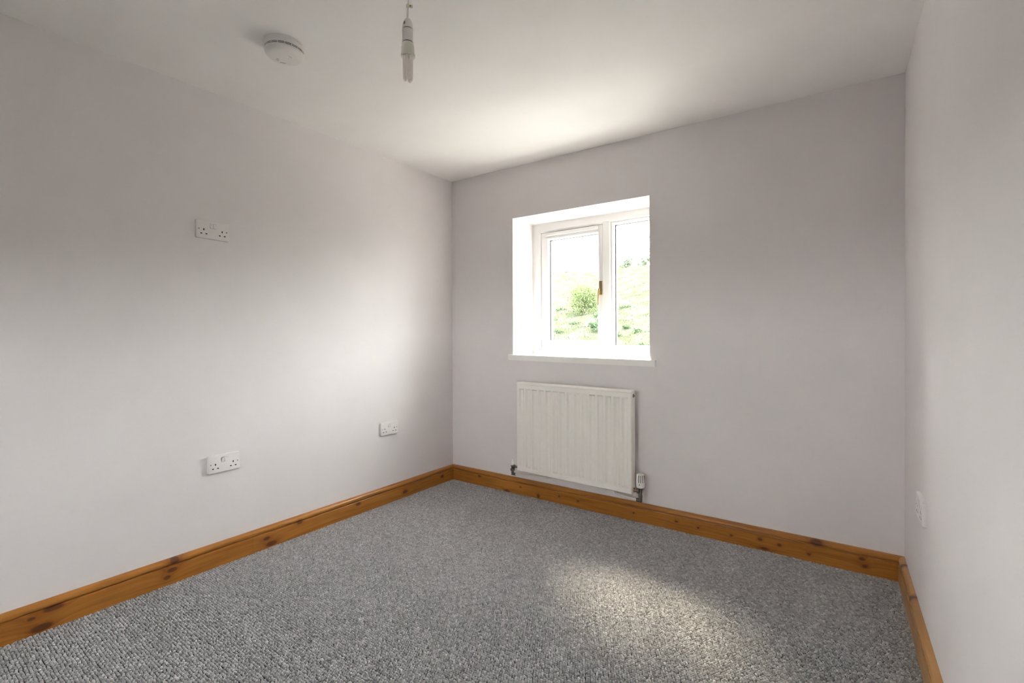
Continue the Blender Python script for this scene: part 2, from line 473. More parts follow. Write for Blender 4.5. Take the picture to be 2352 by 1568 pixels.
# outer frame, mullion
LX0, LX1, RX0, RX1 = 0.646, 1.146, 1.208, 1.506
ZB, ZT = 1.028, 1.882
fr = ring_frame('frame', (0.578, 1.567, 0.962, 1.958), (LX0, RX1, ZB, ZT), FY0, FY1, MT['upvc'], win, 0.012, 0.010)
bm = bmesh.new()
mp = [(LX1, FY1), (LX1, FY0 + 0.012), (LX1 + 0.008, FY0), (RX0 - 0.008, FY0), (RX0, FY0 + 0.012), (RX0, FY1)]
for z in (ZB - 0.006, ZT + 0.006): [bm.verts.new((x, y, z)) for x, y in mp]
bm.verts.ensure_lookup_table(); n = len(mp)
for k in range(n): bm.faces.new([bm.verts[k], bm.verts[(k + 1) % n], bm.verts[n + (k + 1) % n], bm.verts[n + k]])
bm.faces.new([bm.verts[k] for k in range(n)]); bm.faces.new([bm.verts[n + k] for k in range(n)])
wpart(obj_bm('mullion', bm, MT['upvc']))
# opening sash, set back a little behind the frame
SY = FY0 + 0.016
GLz0, GLz1, GLx0, GLx1 = 1.079, 1.824, 0.712, 1.104
sash = ring_frame('sash', (LX0 + 0.003, LX1 - 0.003, ZB + 0.003, ZT - 0.003), (GLx0 - 0.014, GLx1 + 0.014, GLz0 - 0.014, GLz1 + 0.014), SY, FY1 + 0.006, MT['upvc'], win)
def child(o, p): o.parent = p; o.matrix_parent_inverse = Matrix.Identity(4); return o
def bead(p, r, y0, y1, name='glazing_bead'):
    o = ring_frame(name, (r[0] - 0.016, r[1] + 0.016, r[2] - 0.016, r[3] + 0.016), r, y0, y1, MT['upvc'], win, 0.010, 0.009)
    return child(o, p)
bead(sash, (GLx0, GLx1, GLz0, GLz1), SY - 0.002, SY + 0.020)
g = ring_frame('gasket', (GLx0 - 0.006, GLx1 + 0.006, GLz0 - 0.006, GLz1 + 0.006), (GLx0 + 0.006, GLx1 - 0.004, GLz0 + 0.001, GLz1 - 0.001), SY + 0.0205, SY + 0.046, MT['gasket'], win); child(g, sash)
p1 = box('pane', (GLx0 - 0.005, SY + 0.022, GLz0 - 0.005), (GLx1 + 0.005, SY + 0.026, GLz1 + 0.005), MT['glass']); child(p1, sash)
# fixed light
GRx0, GRx1, GRz0, GRz1 = 1.228, 1.488, 1.046, 1.864
RR = (RX0 + 0.018, RX1 - 0.018, ZB + 0.0, ZT - 0.0)
fx0, fx1, fz0, fz1 = 1.226, 1.490, 1.044, 1.866
rb_ = bead(fr, (fx0, fx1, fz0, fz1), FY0 + 0.008, FY0 + 0.036)
g = ring_frame('gasket', (fx0 - 0.006, fx1 + 0.006, fz0 - 0.006, fz1 + 0.006), (fx0 + 0.006, fx1 - 0.004, fz0 + 0.001, fz1 - 0.001), FY0 + 0.0365, FY0 + 0.060, MT['gasket'], win); child(g, fr)
p2 = box('pane', (fx0 - 0.005, FY0 + 0.038, fz0 - 0.005), (fx1 + 0.005, FY0 + 0.042, fz1 + 0.005), MT['glass']); child(p2, fr)
# trickle vent along the sash head
tv = box('trickle_vent', (0.690, SY - 0.016, 1.852), (1.112, SY, 1.874), MT['upvc'], None, 0.003); child(tv, sash)
for k in range(11):
    x = 0.712 + k * 0.0365
    c = box('vent_slot', (x, SY - 0.0175, 1.8605), (x + 0.022, SY - 0.0155, 1.8635), MT['upvc'], None, 0.0006); child(c, sash)
# brass lever handle on the meeting stile
hd = empty('handle'); hd['label'] = 'brass lever handle'; hd.parent = sash
def hpart(o): o.parent = hd; return o
hx = 1.128
hpart(box('handle_plate', (hx - 0.010, SY - 0.008, 1.395), (hx + 0.010, SY, 1.490), MT['brass'], None, 0.003))
hpart(lathe('handle_boss', [(0.0095, 0), (0.0105, -0.010), (0.0085, -0.024), (0.0, -0.026)], MT['brass'], None, (hx, SY - 0.007, 1.425), 'Y', 20))
hpart(tube('handle_lever', [(hx, SY - 0.028, 1.432), (hx, SY - 0.034, 1.418), (hx, SY - 0.040, 1.395), (hx + 0.001, SY - 0.047, 1.355), (hx + 0.002, SY - 0.052, 1.318)], [0.009, 0.009, 0.0075, 0.0062, 0.0058], MT['brass'], None, 12))
# sill board, a touch out of level with the wall
def shear(c): return (c[0], c[1], c[2] - 0.0150 * (c[0] - 0.55))
bm = bmesh.new()
sl = [(0.549, -0.022), (1.602, -0.022), (1.602, -0.0005), (X1 - 0.001, -0.0005), (X1 - 0.001, REV + 0.004), (X0 + 0.001, REV + 0.004), (X0 + 0.001, -0.0005), (0.549, -0.0005)]
for z in (0.9405, 0.9785): [bm.verts.new(shear((x, y, z + (0.004 if y > 0.1 and x > 1.2 else 0)))) for x, y in sl]
bm.verts.ensure_lookup_table(); n = len(sl)
for k in range(n): bm.faces.new([bm.verts[k], bm.verts[(k + 1) % n], bm.verts[n + (k + 1) % n], bm.verts[n + k]])
bm.faces.new([bm.verts[k] for k in range(n)]); bm.faces.new([bm.verts[n + k] for k in range(n)])
bmesh.ops.recalc_face_normals(bm, faces=bm.faces)
fe = [e for e in bm.edges if all(v.co.y < -0.02 for v in e.verts)]
bmesh.ops.bevel(bm, geom=fe, offset=0.003, segments=2, affect='EDGES')
wpart(obj_bm('window_sill', bm, MT['sill'], None, True))

# unseen outer sill, added to bounce daylight up to the ceiling
wpart(box('outer_bounce_sill', (X0 - 0.03, REV + 0.075, 0.895), (X1 + 0.03, WT + 0.13, 0.955), MT['sill'], None, 0.004, xf=lambda c: (c[0], c[1], c[2] - 0.09 * (c[1] - REV))))
# window added in the rear wall for fill light from behind
fill_win = S(empty('fill_window')); tag(fill_win, 'small white fixed window added in the rear wall for fill light', 'window')
bm = bmesh.new()
for lo, hi in (((RWX0, RWZ0), (RWX0 + 0.055, RWZ1)), ((RWX1 - 0.055, RWZ0), (RWX1, RWZ1)), ((RWX0 + 0.055, RWZ0), (RWX1 - 0.055, RWZ0 + 0.055)), ((RWX0 + 0.055, RWZ1 - 0.055), (RWX1 - 0.055, RWZ1))):
    add_box(bm, (lo[0], -D - 0.10, lo[1]), (hi[0], -D - 0.04, hi[1]))
obj_bm('frame', bm, MT['upvc'], fill_win)
box('pane', (RWX0 + 0.05, -D - 0.072, RWZ0 + 0.05), (RWX1 - 0.05, -D - 0.068, RWZ1 - 0.05), MT['glass'], fill_win)

# ------------------------------------------------------------------ radiator
RXa, RXb, RF, RBk = 0.6765, 1.4900, -0.100, -0.043
RZ0, RZ1 = 0.183, 0.791
rad = empty('radiator', (1.083, -0.0715, 0.12))
tag(rad, 'cream white fluted steel panel radiator on the wall under the window', 'radiator')
def rsh(c): return Vector((c[0], c[1], c[2] - 0.0128 * (c[0] - 1.083)))
def rp(o, p=rad):
    o.parent = p
    if p is rad: o.matrix_parent_inverse = Matrix.Translation(-Vector(rad.location))
    return o
def shear_bm(bm):
    for v in bm.verts: v.co = rsh(v.co)
# front panel with 15 pressed flutes
def front_panel():
    nfl = 15; m0 = 0.014
    pitch = (RXb - RXa - 2 * m0) / nfl
    xs = [RXa, RXa + 0.003, RXa + 0.009]
    ds = [0.006, 0.002, 0.0]
    prof = []
    for k in range(nfl):
        a = RXa + m0 + k * pitch
        for f, d in ((0.04, 0), (0.12, 0), (0.33, 1), (0.67, 1), (0.88, 0), (0.96, 0)):
            prof.append((a + f * pitch, d))
    cols = [(RXa, 0, 0.008), (RXa + 0.002, 0, 0.003), (RXa + 0.006, 0, 0)] + [(x, d, 0) for x, d in prof] + [(RXb - 0.006, 0, 0), (RXb - 0.002, 0, 0.003), (RXb, 0, 0.008)]
    DEP = 0.0082
    rows = [(RZ0, 0, 0.008), (RZ0 + 0.002, 0, 0.003), (RZ0 + 0.006, 0, 0), (RZ0 + 0.034, 0, 0), (RZ0 + 0.043, 1, 0), (RZ0 + 0.10, 1, 0),
            (RZ1 - 0.10, 1, 0), (RZ1 - 0.050, 1, 0), (RZ1 - 0.041, 0, 0), (RZ1 - 0.018, 0, 0), (RZ1 - 0.015, 0, 0.0018), (RZ1 - 0.012, 0, 0), (RZ1 - 0.006, 0, 0), (RZ1 - 0.002, 0, 0.003), (RZ1, 0, 0.008)]
    bm = bmesh.new(); G = []
    for z, rz_, ez in rows:
        G.append([bm.verts.new((x, RF + max(ex, ez) + DEP * d * rz_, z)) for x, d, ex in cols])
    for a, b in zip(G, G[1:]):
        for i in range(len(a) - 1): bm.faces.new([a[i], a[i + 1], b[i + 1], b[i]])
    # returns to the back of the pressing
    back = {}
    bnd = [e for e in bm.edges if e.is_boundary]
    ex = bmesh.ops.extrude_edge_only(bm, edges=bnd)
    for v in [g for g in ex['geom'] if isinstance(g, bmesh.types.BMVert)]: v.co.y = RF + 0.014
    shear_bm(bm)
    return rp(obj_bm('front_panel', bm, MT['enamel'], None, True))
front_panel()
def rbox(name, lo, hi, mat, p=rad, bev=0.0015):
    bm = bmesh.new(); add_box(bm, lo, hi, bev, 2); shear_bm(bm)
    o = obj_bm(name, bm, mat, None, bev > 0)
    return rp(o, p)
rbox('back_panel', (RXa + 0.01, RBk - 0.006, RZ0 + 0.01), (RXb - 0.01, RBk, RZ1 - 0.012), MT['enamel'])
# convector fins between the panels (seen only through the top slots)
bm = bmesh.new(); xk = RXa + 0.02; zz = []
k = 0
while xk < RXb - 0.02:
    zz.append((xk, RF + 0.018 if k % 2 else RBk - 0.008)); xk += 0.0125; k += 1
lo_ = [bm.verts.new((x, y, RZ0 + 0.03)) for x, y in zz]; hi_ = [bm.verts.new((x, y, RZ1 - 0.02)) for x, y in zz]
for i in range(len(zz) - 1): bm.faces.new([lo_[i], lo_[i + 1], hi_[i + 1], hi_[i]])
shear_bm(bm); rp(obj_bm('convector_fins', bm, MT['enamel']))
for xa, xb in ((RXa, RXa + 0.0022), (RXb - 0.0022, RXb)):
    sp = rbox('side_panel', (xa - 0.0004, RF + 0.010, RZ0 + 0.004), (xb + 0.0004, RBk, RZ1 - 0.001), MT['enamel'])
# top grille: two rails with narrow bars between
tg = rbox('top_grille', (RXa + 0.002, RF + 0.012, RZ1 - 0.006), (RXb - 0.002, RF + 0.026, RZ1 + 0.0005), MT['enamel'])
rbox('grille_rail', (RXa + 0.002, RBk - 0.014, RZ1 - 0.006), (RXb - 0.002, RBk, RZ1 + 0.0005), MT['enamel'], tg)
bm = bmesh.new()
for i in range(64):
    x = RXa + 0.006 + i * (RXb - RXa - 0.012) / 63
    add_box(bm, (x - 0.0026, RF + 0.024, RZ1 - 0.005), (x + 0.0026, RBk - 0.012, RZ1))
shear_bm(bm); gb = obj_bm('grille_bars', bm, MT['enamel']); gb.parent = tg
# bleed plug in the end panel
pl = lathe('bleed_plug', [(0.0105, -0.001), (0.0115, 0.002), (0.0085, 0.004), (0.0, 0.004)], MT['chrome'], None, (RXb, -0.072, RZ1 - 0.036), 'X', 20); rp(pl)
sq = box('bleed_key_pin', (RXb + 0.003, -0.0745, RZ1 - 0.0385), (RXb + 0.010, -0.0695, RZ1 - 0.0335), MT['chrome'], None, 0.0006); sq.parent = pl
# brackets to the wall
for x in (0.80, 1.37):
    rbox('wall_bracket', (x - 0.012, RBk - 0.001, 0.24), (x + 0.012, -0.0005, 0.72), MT['enamel'])
VY = -0.068
def valve(name): 
    e = empty(name); rp(e); return e
def vp(o, e): o.parent = e; return o
# thermostatic valve
tv_ = valve('thermostatic_valve')
tx = 1.531
def head():
    bm = bmesh.new(); add_lathe(bm, [(0.0, 0.302), (0.016, 0.302), (0.0205, 0.2995), (0.0225, 0.294), (0.0245, 0.262), (0.0248, 0.240), (0.0232, 0.226), (0.0205, 0.2215), (0.0, 0.2215)], (tx, VY, 0), 'Z', 36)
    return obj_bm('valve_head', bm, MT['enamel'], None, True)
hd_ = vp(head(), tv_)
toc = math.atan2(-2.70 - VY, 2.468 - tx)
for a in (-0.42, 0.05, 0.52, 1.0):
    an = toc + a
    bm = bmesh.new(); add_box(bm, (-0.0016, -0.0022, 0.254), (0.0016, 0.0012, 0.297), 0.0006)
    bmesh.ops.rotate(bm, verts=bm.verts, cent=(0, 0, 0), matrix=Matrix.Rotation(an + math.pi / 2, 3, 'Z'))
    bmesh.ops.translate(bm, verts=bm.verts, vec=(tx + 0.0233 * math.cos(an), VY + 0.0233 * math.sin(an), 0))
    vp(obj_bm('grip_slot', bm, MT['slot']), tv_)
bm = bmesh.new(); add_box(bm, (-0.0016, -0.001, 0.240), (0.0016, 0.0014, 0.2465))
bmesh.ops.rotate(bm, verts=bm.verts, cent=(0, 0, 0), matrix=Matrix.Rotation(toc - 0.25 + math.pi / 2, 3, 'Z'))
bmesh.ops.translate(bm, verts=bm.verts, vec=(tx + 0.0246 * math.cos(toc - 0.25), VY + 0.0246 * math.sin(toc - 0.25), 0))
vp(obj_bm('setting_mark', bm, MT['slot']), tv_)
vp(lathe('valve_body', [(0.0125, 0.222), (0.0125, 0.214), (0.0095, 0.211), (0.0095, 0.176), (0.0115, 0.174), (0.0115, 0.166), (0.010, 0.164), (0.010, 0.140), (0.0075, 0.1365), (0, 0.1365)], MT['chrome'], None, (tx, VY, 0), 'Z', 24), tv_)
vp(lathe('union_nut', [(0.010, 0.0), (0.0135, -0.002), (0.0135, -0.014), (0.008, -0.016), (0.008, -0.024)], MT['chrome'], None, (tx - 0.006, VY, 0.200), 'X', 6, False), tv_)
vp(lathe('valve_tail', [(0.0135, 0.0005), (0.0135, 0.004), (0.0075, 0.006), (0.0075, 0.018)], MT['copper'], None, (RXb, VY, 0.200), 'X', 20), tv_)
vp(tube('elbow', [(tx, VY, 0.160), (tx - 0.001, VY, 0.149), (tx - 0.006, VY, 0.1455), (tx - 0.024, VY + 0.001, 0.1455)], 0.0105, MT['chrome'], None, 14), tv_)
rp(tube('pipe', [(tx - 0.020, VY, 0.1455), (tx - 0.10, VY + 0.006, 0.150), (tx - 0.155, VY + 0.018, 0.152), (tx - 0.17, VY + 0.04, 0.152), (tx - 0.17, 0.0, 0.152)], 0.0072, MT['pipe'], None, 12))
# lockshield valve
lv = valve('lockshield_valve'); lx = 0.6185
vp(lathe('shield_cap', [(0.0095, 0.213), (0.0095, 0.236), (0.0062, 0.239), (0.0055, 0.247), (0.0, 0.248)], MT['enamel'], None, (lx, VY, 0), 'Z', 20), lv)
vp(lathe('valve_body', [(0.0105, 0.2135), (0.0105, 0.200), (0.009, 0.198), (0.009, 0.192), (0.0155, 0.187), (0.0155, 0.176), (0.009, 0.170), (0.009, 0.144), (0.0, 0.143)], MT['chrome'], None, (lx, VY, 0), 'Z', 20), lv)
vp(lathe('union_nut', [(0.009, 0.0), (0.0125, 0.003), (0.0125, 0.014), (0.0075, 0.016), (0.0075, 0.060)], MT['chrome'], None, (lx + 0.005, VY, 0.205), 'X', 6, False), lv)
vp(tube('elbow', [(lx, VY, 0.166), (lx + 0.001, VY, 0.156), (lx + 0.007, VY, 0.1515), (lx + 0.026, VY, 0.1515)], 0.0095, MT['chrome'], None, 14), lv)
rp(tube('pipe', [(lx + 0.022, VY, 0.1515), (lx + 0.14, VY + 0.008, 0.158), (lx + 0.26, VY + 0.03, 0.160), (lx + 0.275, VY + 0.05, 0.160), (lx + 0.275, 0.0, 0.160)], 0.0072, MT['pipe'], None, 12))

# ------------------------------------------------------------------ double wall sockets
def make_socket(loc, rz, label, tips, group=None):
    """local x = width, z = height, -y = out of the wall; origin at the wall, bottom centre"""
    e = empty('wall_socket', loc, rz); tag(e, label, 'socket', group)
    w, h, d = 0.1458, 0.0859, 0.0130
    bm = bmesh.new(); lev = []
    for (ww, hh, r, y) in ((w, h, 0.006, 0.0), (w, h, 0.006, -d + 0.0035), (w - 0.0018, h - 0.0018, 0.0055, -d + 0.0010), (w - 0.006, h - 0.006, 0.005, -d)):
        lev.append([bm.verts.new((x, y, z + h / 2)) for x, z in rounded_rect(ww, hh, r)])
    for a, b in zip(lev, lev[1:]):
        for k in range(len(a)): bm.faces.new([a[k], a[(k + 1) % len(a)], b[(k + 1) % len(a)], b[k]])
    bm.faces.new(lev[-1]); bm.faces.new(lev[0])
    obj_bm('face_plate', bm, MT['plastic'], e, True)
    for s, t in zip((-1, 1), tips):
        cx = s * 0.0072
        # rocker in its shallow frame, tipped in at one end
        fr_ = bmesh.new()
        a = [fr_.verts.new((cx + x, -d - 0.0001, 0.0615 + z)) for x, z in rounded_rect(0.0125, 0.0235, 0.0012, 2)]
        b = [fr_.verts.new((cx + x, -d + 0.0006, 0.0615 + z)) for x, z in rounded_rect(0.0112, 0.0222, 0.0010, 2)]
        for k in range(len(a)): fr_.faces.new([a[k], a[(k + 1) % len(a)], b[(k + 1) % len(a)], b[k]])
        rk = bmesh.new(); yt, yb_ = (-0.0004, -0.0040) if t > 0 else (-0.0040, -0.0004)
        add_box(rk, (cx - 0.0054, -d - 0.001, 0.0510), (cx + 0.0054, -d + 0.003, 0.0720))
        for v in rk.verts:
            if v.co.y < -d: v.co.y = -d + (yt if v.co.z > 0.06 else yb_)
        fr_.free()
        bmesh.ops.bevel(rk, geom=list(rk.edges), offset=0.0005, segments=2, affect='EDGES')
        r = obj_bm('rocker_switch', rk, MT['plastic'], e, True)
        gp = bmesh.new()
        for lo, hi in (((cx - 0.0065, -d - 0.0003, 0.0500), (cx - 0.0056, -d + 0.001, 0.0730)), ((cx + 0.0056, -d - 0.0003, 0.0500), (cx + 0.0062, -d + 0.001, 0.0730)),
                       ((cx - 0.0065, -d - 0.0003, 0.0498), (cx + 0.0062, -d + 0.001, 0.0508)), ((cx - 0.0065, -d - 0.0003, 0.0722), (cx + 0.0062, -d + 0.001, 0.0731))):
            add_box(gp, lo, hi)
        obj_bm('switch_gap', gp, MT['mark'], r)
        if t < 0:
            obj_bm('red_mark', (lambda b_: (add_box(b_, (cx - 0.0045, -d - 0.0046, 0.0718), (cx + 0.0045, -d - 0.001, 0.0725)), b_)[1])(bmesh.new()), MT['red'], r)
        # pin holes of one outlet
        ox = s * 0.0400
        for lo, hi in (((ox - 0.0024, 0.0375), (ox + 0.0024, 0.0465)), ((ox - 0.0147, 0.0198), (ox - 0.0073, 0.0248)), ((ox + 0.0073, 0.0198), (ox + 0.0147, 0.0248))):
            bx = bmesh.new(); add_box(bx, (lo[0], -d - 0.0002, lo[1]), (hi[0], -d + 0.002, hi[1])); obj_bm('pin_hole', bx, MT['hole'], e)
        lathe('screw', [(0.0032, -0.0003), (0.0030, 0.002), (0, 0.002)], MT['screw'], e, (s * 0.0605, -d, h / 2), 'Y', 14)
    return e
def sock_left(y0, z0, label, tips): return make_socket((0, y0 + 0.073, z0), math.pi / 2, label, tips)
sock_left(-1.7750, 1.5767, 'white double wall socket mounted high on the long wall, level with the window', (1, 1))
sock_left(-1.7340, 0.4492, 'white double wall socket low on the long wall with one rocker tipped the other way', (-1, 1))
sock_left(-0.7108, 0.4530, 'white double wall socket low on the long wall close to the window corner', (1, 1))
make_socket((W, -0.555, 0.449), -math.pi / 2, 'white double wall socket low on the wall facing the other sockets', (1, 1))

# ------------------------------------------------------------------ smoke alarm on the ceiling
ax, ay = 0.655, -1.697
az = ceil_z(ax, ay)
al = empty('smoke_alarm', (ax, ay, az)); tag(al, 'round white smoke alarm with vent slots fixed to the ceiling', 'smoke alarm')
al.rotation_euler = Vector((0.0185, -0.0191, 1)).normalized().to_track_quat('Z', 'Y').to_euler()
lathe('base', [(0.0, 0.0), (0.0745, 0.0), (0.0752, -0.003), (0.0752, -0.018), (0.0735, -0.0235)], MT['alarm'], al, n=64)
lathe('slotted_collar', [(0.0729, -0.0235), (0.0727, -0.034)], MT['slot'], al, n=64)
for zc in (-0.0243, -0.0288, -0.0333):
    bm = bmesh.new(); add_lathe(bm, [(0.066, zc + 0.0009), (0.0736, zc + 0.0009), (0.0734, zc - 0.0009), (0.066, zc - 0.0009)], n=64, cap=False)
    obj_bm('louvre_ring', bm, MT['alarm'], al, True)
for k in range(18):
    bm = bmesh.new(); add_box(bm, (0.066, -0.0011, -0.0345), (0.0733, 0.0011, -0.0235))
    bmesh.ops.rotate(bm, verts=bm.verts, cent=(0, 0, 0), matrix=Matrix.Rotation(2 * math.pi * (k + 0.35) / 18, 3, 'Z'))
    obj_bm('louvre_rib', bm, MT['alarm'], al)
cover = lathe('cover', [(0.0733, -0.0338), (0.0727, -0.0385), (0.0690, -0.0440), (0.0610, -0.0490), (0.0540, -0.0505), (0.0, -0.0515)], MT['alarm'], al, n=64)
lathe('test_button', [(0.0135, -0.0505), (0.0135, -0.0516), (0.0125, -0.0521), (0.0, -0.0521)], MT['alarm'], cover, (0.022, 0.014, 0), n=28)
for (x, y, w_, l_, a) in ((0.024, -0.010, 0.0016, 0.013, 0.9), (-0.034, 0.020, 0.0016, 0.010, 0.5), (-0.030, 0.010, 0.0014, 0.008, 0.7), (-0.018, 0.038, 0.0014, 0.020, 0.25)):
    bm = bmesh.new(); add_box(bm, (-l_ / 2, -w_ / 2, -0.0518), (l_ / 2, w_ / 2, -0.0500))
    bmesh.ops.rotate(bm, verts=bm.verts, cent=(0, 0, 0), matrix=Matrix.Rotation(a, 3, 'Z'))
    bmesh.ops.translate(bm, verts=bm.verts, vec=(x, y, 0)); obj_bm('embossed_mark', bm, MT['mark'], cover)
# moulded arrow on the rim
for da, dz, ln in ((0.0, -0.0075, 0.010), (0.13, -0.0095, 0.006), (0.24, -0.0088, 0.005)):
    an = -0.62 + da
    bm = bmesh.new(); add_box(bm, (0.0748, -ln / 2, dz - 0.0006), (0.0756, ln / 2, dz + 0.0006))
    bmesh.ops.rotate(bm, verts=bm.verts, cent=(0, 0, 0), matrix=Matrix.Rotation(an, 3, 'Z')); obj_bm('embossed_mark', bm, MT['mark'], al)

# ------------------------------------------------------------------ pendant with a stick energy-saving bulb
px, py = 1.361, -1.688
pz = ceil_z(px, py)
pd = empty('pendant_light', (px, py, pz)); tag(pd, 'white pendant lampholder with a bare stick energy-saving bulb hanging from the ceiling', 'pendant light')
def PZ(z): return z - pz
lathe('ceiling_rose', [(0.0, 0.0), (0.042, 0.0), (0.042, -0.012), (0.036, -0.022), (0.012, -0.030), (0.0, -0.030)], MT['holder'], pd, n=36)
tube('flex', [(0, 0, -0.028), (0.0015, 0.001, PZ(2.20)), (0.0012, 0.0005, PZ(2.15)), (0, 0, PZ(2.095))], 0.0030, MT['holder'], pd, 10)
tg_ = empty('flex_tag'); tg_.parent = pd; tg_.rotation_euler = (0, 0, math.radians(35)); tg_.location = (0, 0, PZ(2.141))
bm = bmesh.new(); add_box(bm, (-0.0035, -0.0045, -0.0055), (0.0170, -0.0037, 0.0055))
for v in bm.verts: v.co.z -= 0.16 * max(0, v.co.x)
obj_bm('tag_flag', bm, MT['tag'], tg_)
bm = bmesh.new(); add_box(bm, (0.0070, -0.0049, -0.0032), (0.0115, -0.0044, 0.0012)); obj_bm('tag_print', bm, MT['ink'], tg_)
cp_ = lathe('lampholder_cap', [(0.0045, PZ(2.102)), (0.0085, PZ(2.100)), (0.0130, PZ(2.094)), (0.0162, PZ(2.084)), (0.0172, PZ(2.074)), (0.0172, PZ(2.0695)), (0.0, PZ(2.0695))], MT['holder'], pd, n=36)
toc = math.atan2(-2.70 - py, 2.468 - px)
for k, (da, z0, hh) in enumerate(((-0.72, 2.077, 0.0065), (-0.58, 2.078, 0.0075))):
    an = toc + da
    bm = bmesh.new(); add_box(bm, (0.0166, -0.0011, PZ(z0)), (0.0176, 0.0011, PZ(z0 + hh)))
    bmesh.ops.rotate(bm, verts=bm.verts, cent=(0, 0, 0), matrix=Matrix.Rotation(an, 3, 'Z')); obj_bm('rating_mark', bm, MT['ink'], cp_)
lathe('cap_joint', [(0.0150, PZ(2.070)), (0.0150, PZ(2.066))], MT['slot'], pd, n=30)
lathe('lampholder_skirt', [(0.0160, PZ(2.0672)), (0.0172, PZ(2.0664)), (0.0172, PZ(2.032)), (0.0178, PZ(2.0312)), (0.0178, PZ(2.0282)), (0.0, PZ(2.0282))], MT['holder'], pd, n=36)
bu = empty('bulb'); bu.parent = pd
lathe('bulb_neck', [(0.0158, PZ(2.029)), (0.0158, PZ(2.0245))], MT['slot'], bu, n=30)
lathe('bulb_housing', [(0.0170, PZ(2.0252)), (0.0182, PZ(2.0240)), (0.0205, PZ(2.0100)), (0.0210, PZ(1.9940)), (0.0222, PZ(1.9900)), (0.0228, PZ(1.9850)), (0.0215, PZ(1.9838)), (0.0, PZ(1.9850))], MT['cfl'], bu, n=40)
for k in range(3):
    a0 = toc + math.radians(14) + k * 2 * math.pi / 3
    rr_ = 0.0128; half = 0.0064
    c_ = Vector((math.cos(a0), math.sin(a0), 0)) * 0.0108; t_ = Vector((-math.sin(a0), math.cos(a0), 0))
    pts = [c_ - t_ * half + Vector((0, 0, PZ(1.987)))]
    for j in range(9):
        a = math.pi * j / 8
        pts.append(c_ - t_ * half * math.cos(a) + Vector((0, 0, PZ(1.9165) - half * math.sin(a))))
    pts.append(c_ + t_ * half + Vector((0, 0, PZ(1.987))))
    tube('bulb_tube', pts, 0.0039, MT['tube'], bu, 14)

# ------------------------------------------------------------------ outside: the green hillside
SLOPE = 0.272937
def hill_z(x, y):
    z = np.where(y < 4, -2.4, np.where(y < 43, -2.4 + (y - 4) * SLOPE, -2.4 + 39 * SLOPE + (y - 43) * 0.02))
    wob = 0.12 * np.sin(x * 0.9 + y * 0.5) + 0.10 * np.sin(x * 1.9 - y * 1.3 + 1) + 0.06 * np.sin(x * 4.1 + y * 3.3)
    return z + wob * np.clip((y - 4) / 8, 0, 1)
MT['grass'] = leafy('sunlit_rough_grass', (0.0286, 0.0358, 0.0183), (0.0380, 0.0428, 0.0292), (0.0462, 0.0476, 0.0399), 1.4)
MT['tuft'] = leafy('pale_grass_blades', (0.0371, 0.0452, 0.0251), (0.0465, 0.0523, 0.0326), (0.0537, 0.0563, 0.0427), 1.2)
MT['bush'] = leafy('yellow_green_leaves', (0.0631, 0.0972, 0.0410), (0.1010, 0.1271, 0.0573), (0.1237, 0.1374, 0.0819), 2.6)
MT['weed'] = leafy('blue_green_leaves', (0.0341, 0.0578, 0.0341), (0.0493, 0.0727, 0.0418), (0.0645, 0.0825, 0.0493), 4.0)
MT['far'] = leafy('hazy_hedge_leaves', (0.1146, 0.1483, 0.1108), (0.1432, 0.1778, 0.1261), (0.1718, 0.1976, 0.1432), 1.5)  # distance haze put into the pale leaf colours
def terrain():
    xs = np.linspace(-60, 22, 165); ys = np.r_[np.linspace(0.6, 4, 8), np.linspace(4.4, 60, 150)]
    gx, gy = np.meshgrid(xs, ys)
    gz = hill_z(gx, gy)
    v = np.stack([gx, gy, gz], -1).reshape(-1, 3); nx = len(xs)
    f = [(j * nx + i, j * nx + i + 1, (j + 1) * nx + i + 1, (j + 1) * nx + i) for j in range(len(ys) - 1) for i in range(nx - 1)]
    o = obj_from('hillside', v, f, MT['grass'], None, True); o['kind'] = 'structure'
    return tag(o, 'sunlit rough grass hillside rising beyond the window', 'hill')
HILL = terrain()
MT['reflector'] = painted('pale_gravel_reflector', (0.27, 0.26, 0.245), 0.08, 0.3, 60)  # unseen pale ground added to throw daylight onto the ceiling
yv = []
for zz in (-2.75, -2.33):
    yv += [(-30, 0.42, zz), (20, 0.42, zz), (20, 9.0, zz + (0.9 if zz > -2.5 else 0)), (-30, 9.0, zz + (0.9 if zz > -2.5 else 0))]
tag(S(obj_from('reflector', yv, [(0, 3, 2, 1), (4, 5, 6, 7), (0, 1, 5, 4), (1, 2, 6, 5), (2, 3, 7, 6), (3, 0, 4, 7)], MT['reflector'])), 'added pale gravel yard below the window at the foot of the hill', 'reflector')
tag(S(box('field', (-60, -60, -2.9), (40, 0.6, -2.45), MT['grass'])), 'flat grass field around the house', 'field')
def fan_mesh(name, P, Dr, L, Wd, mat, parent=None):
    """leaves or blades: one kite (two triangles) per point"""
    n = len(P); P = np.asarray(P, float); Dr = np.asarray(Dr, float)
    Dr = Dr / np.linalg.norm(Dr, axis=1)[:, None]
    rnd = rng.normal(size=(n, 3)); S_ = np.cross(Dr, rnd); S_ /= np.linalg.norm(S_, axis=1)[:, None]
    L = np.broadcast_to(L, (n,))[:, None]; Wd = np.broadcast_to(Wd, (n,))[:, None]
    V = np.stack([P, P + Dr * L * 0.5 + S_ * Wd, P + Dr * L, P + Dr * L * 0.5 - S_ * Wd], 1).reshape(-1, 3)
    b = np.arange(n) * 4
    Fc = np.stack([b, b + 1, b + 2, b + 3], 1)
    me = bpy.data.meshes.new(name)
    me.from_pydata(V.tolist(), [], Fc.tolist()); me.materials.append(mat)
    o = bpy.data.objects.new(name, me); COL.objects.link(o)
    if parent: o.parent = parent
    return o
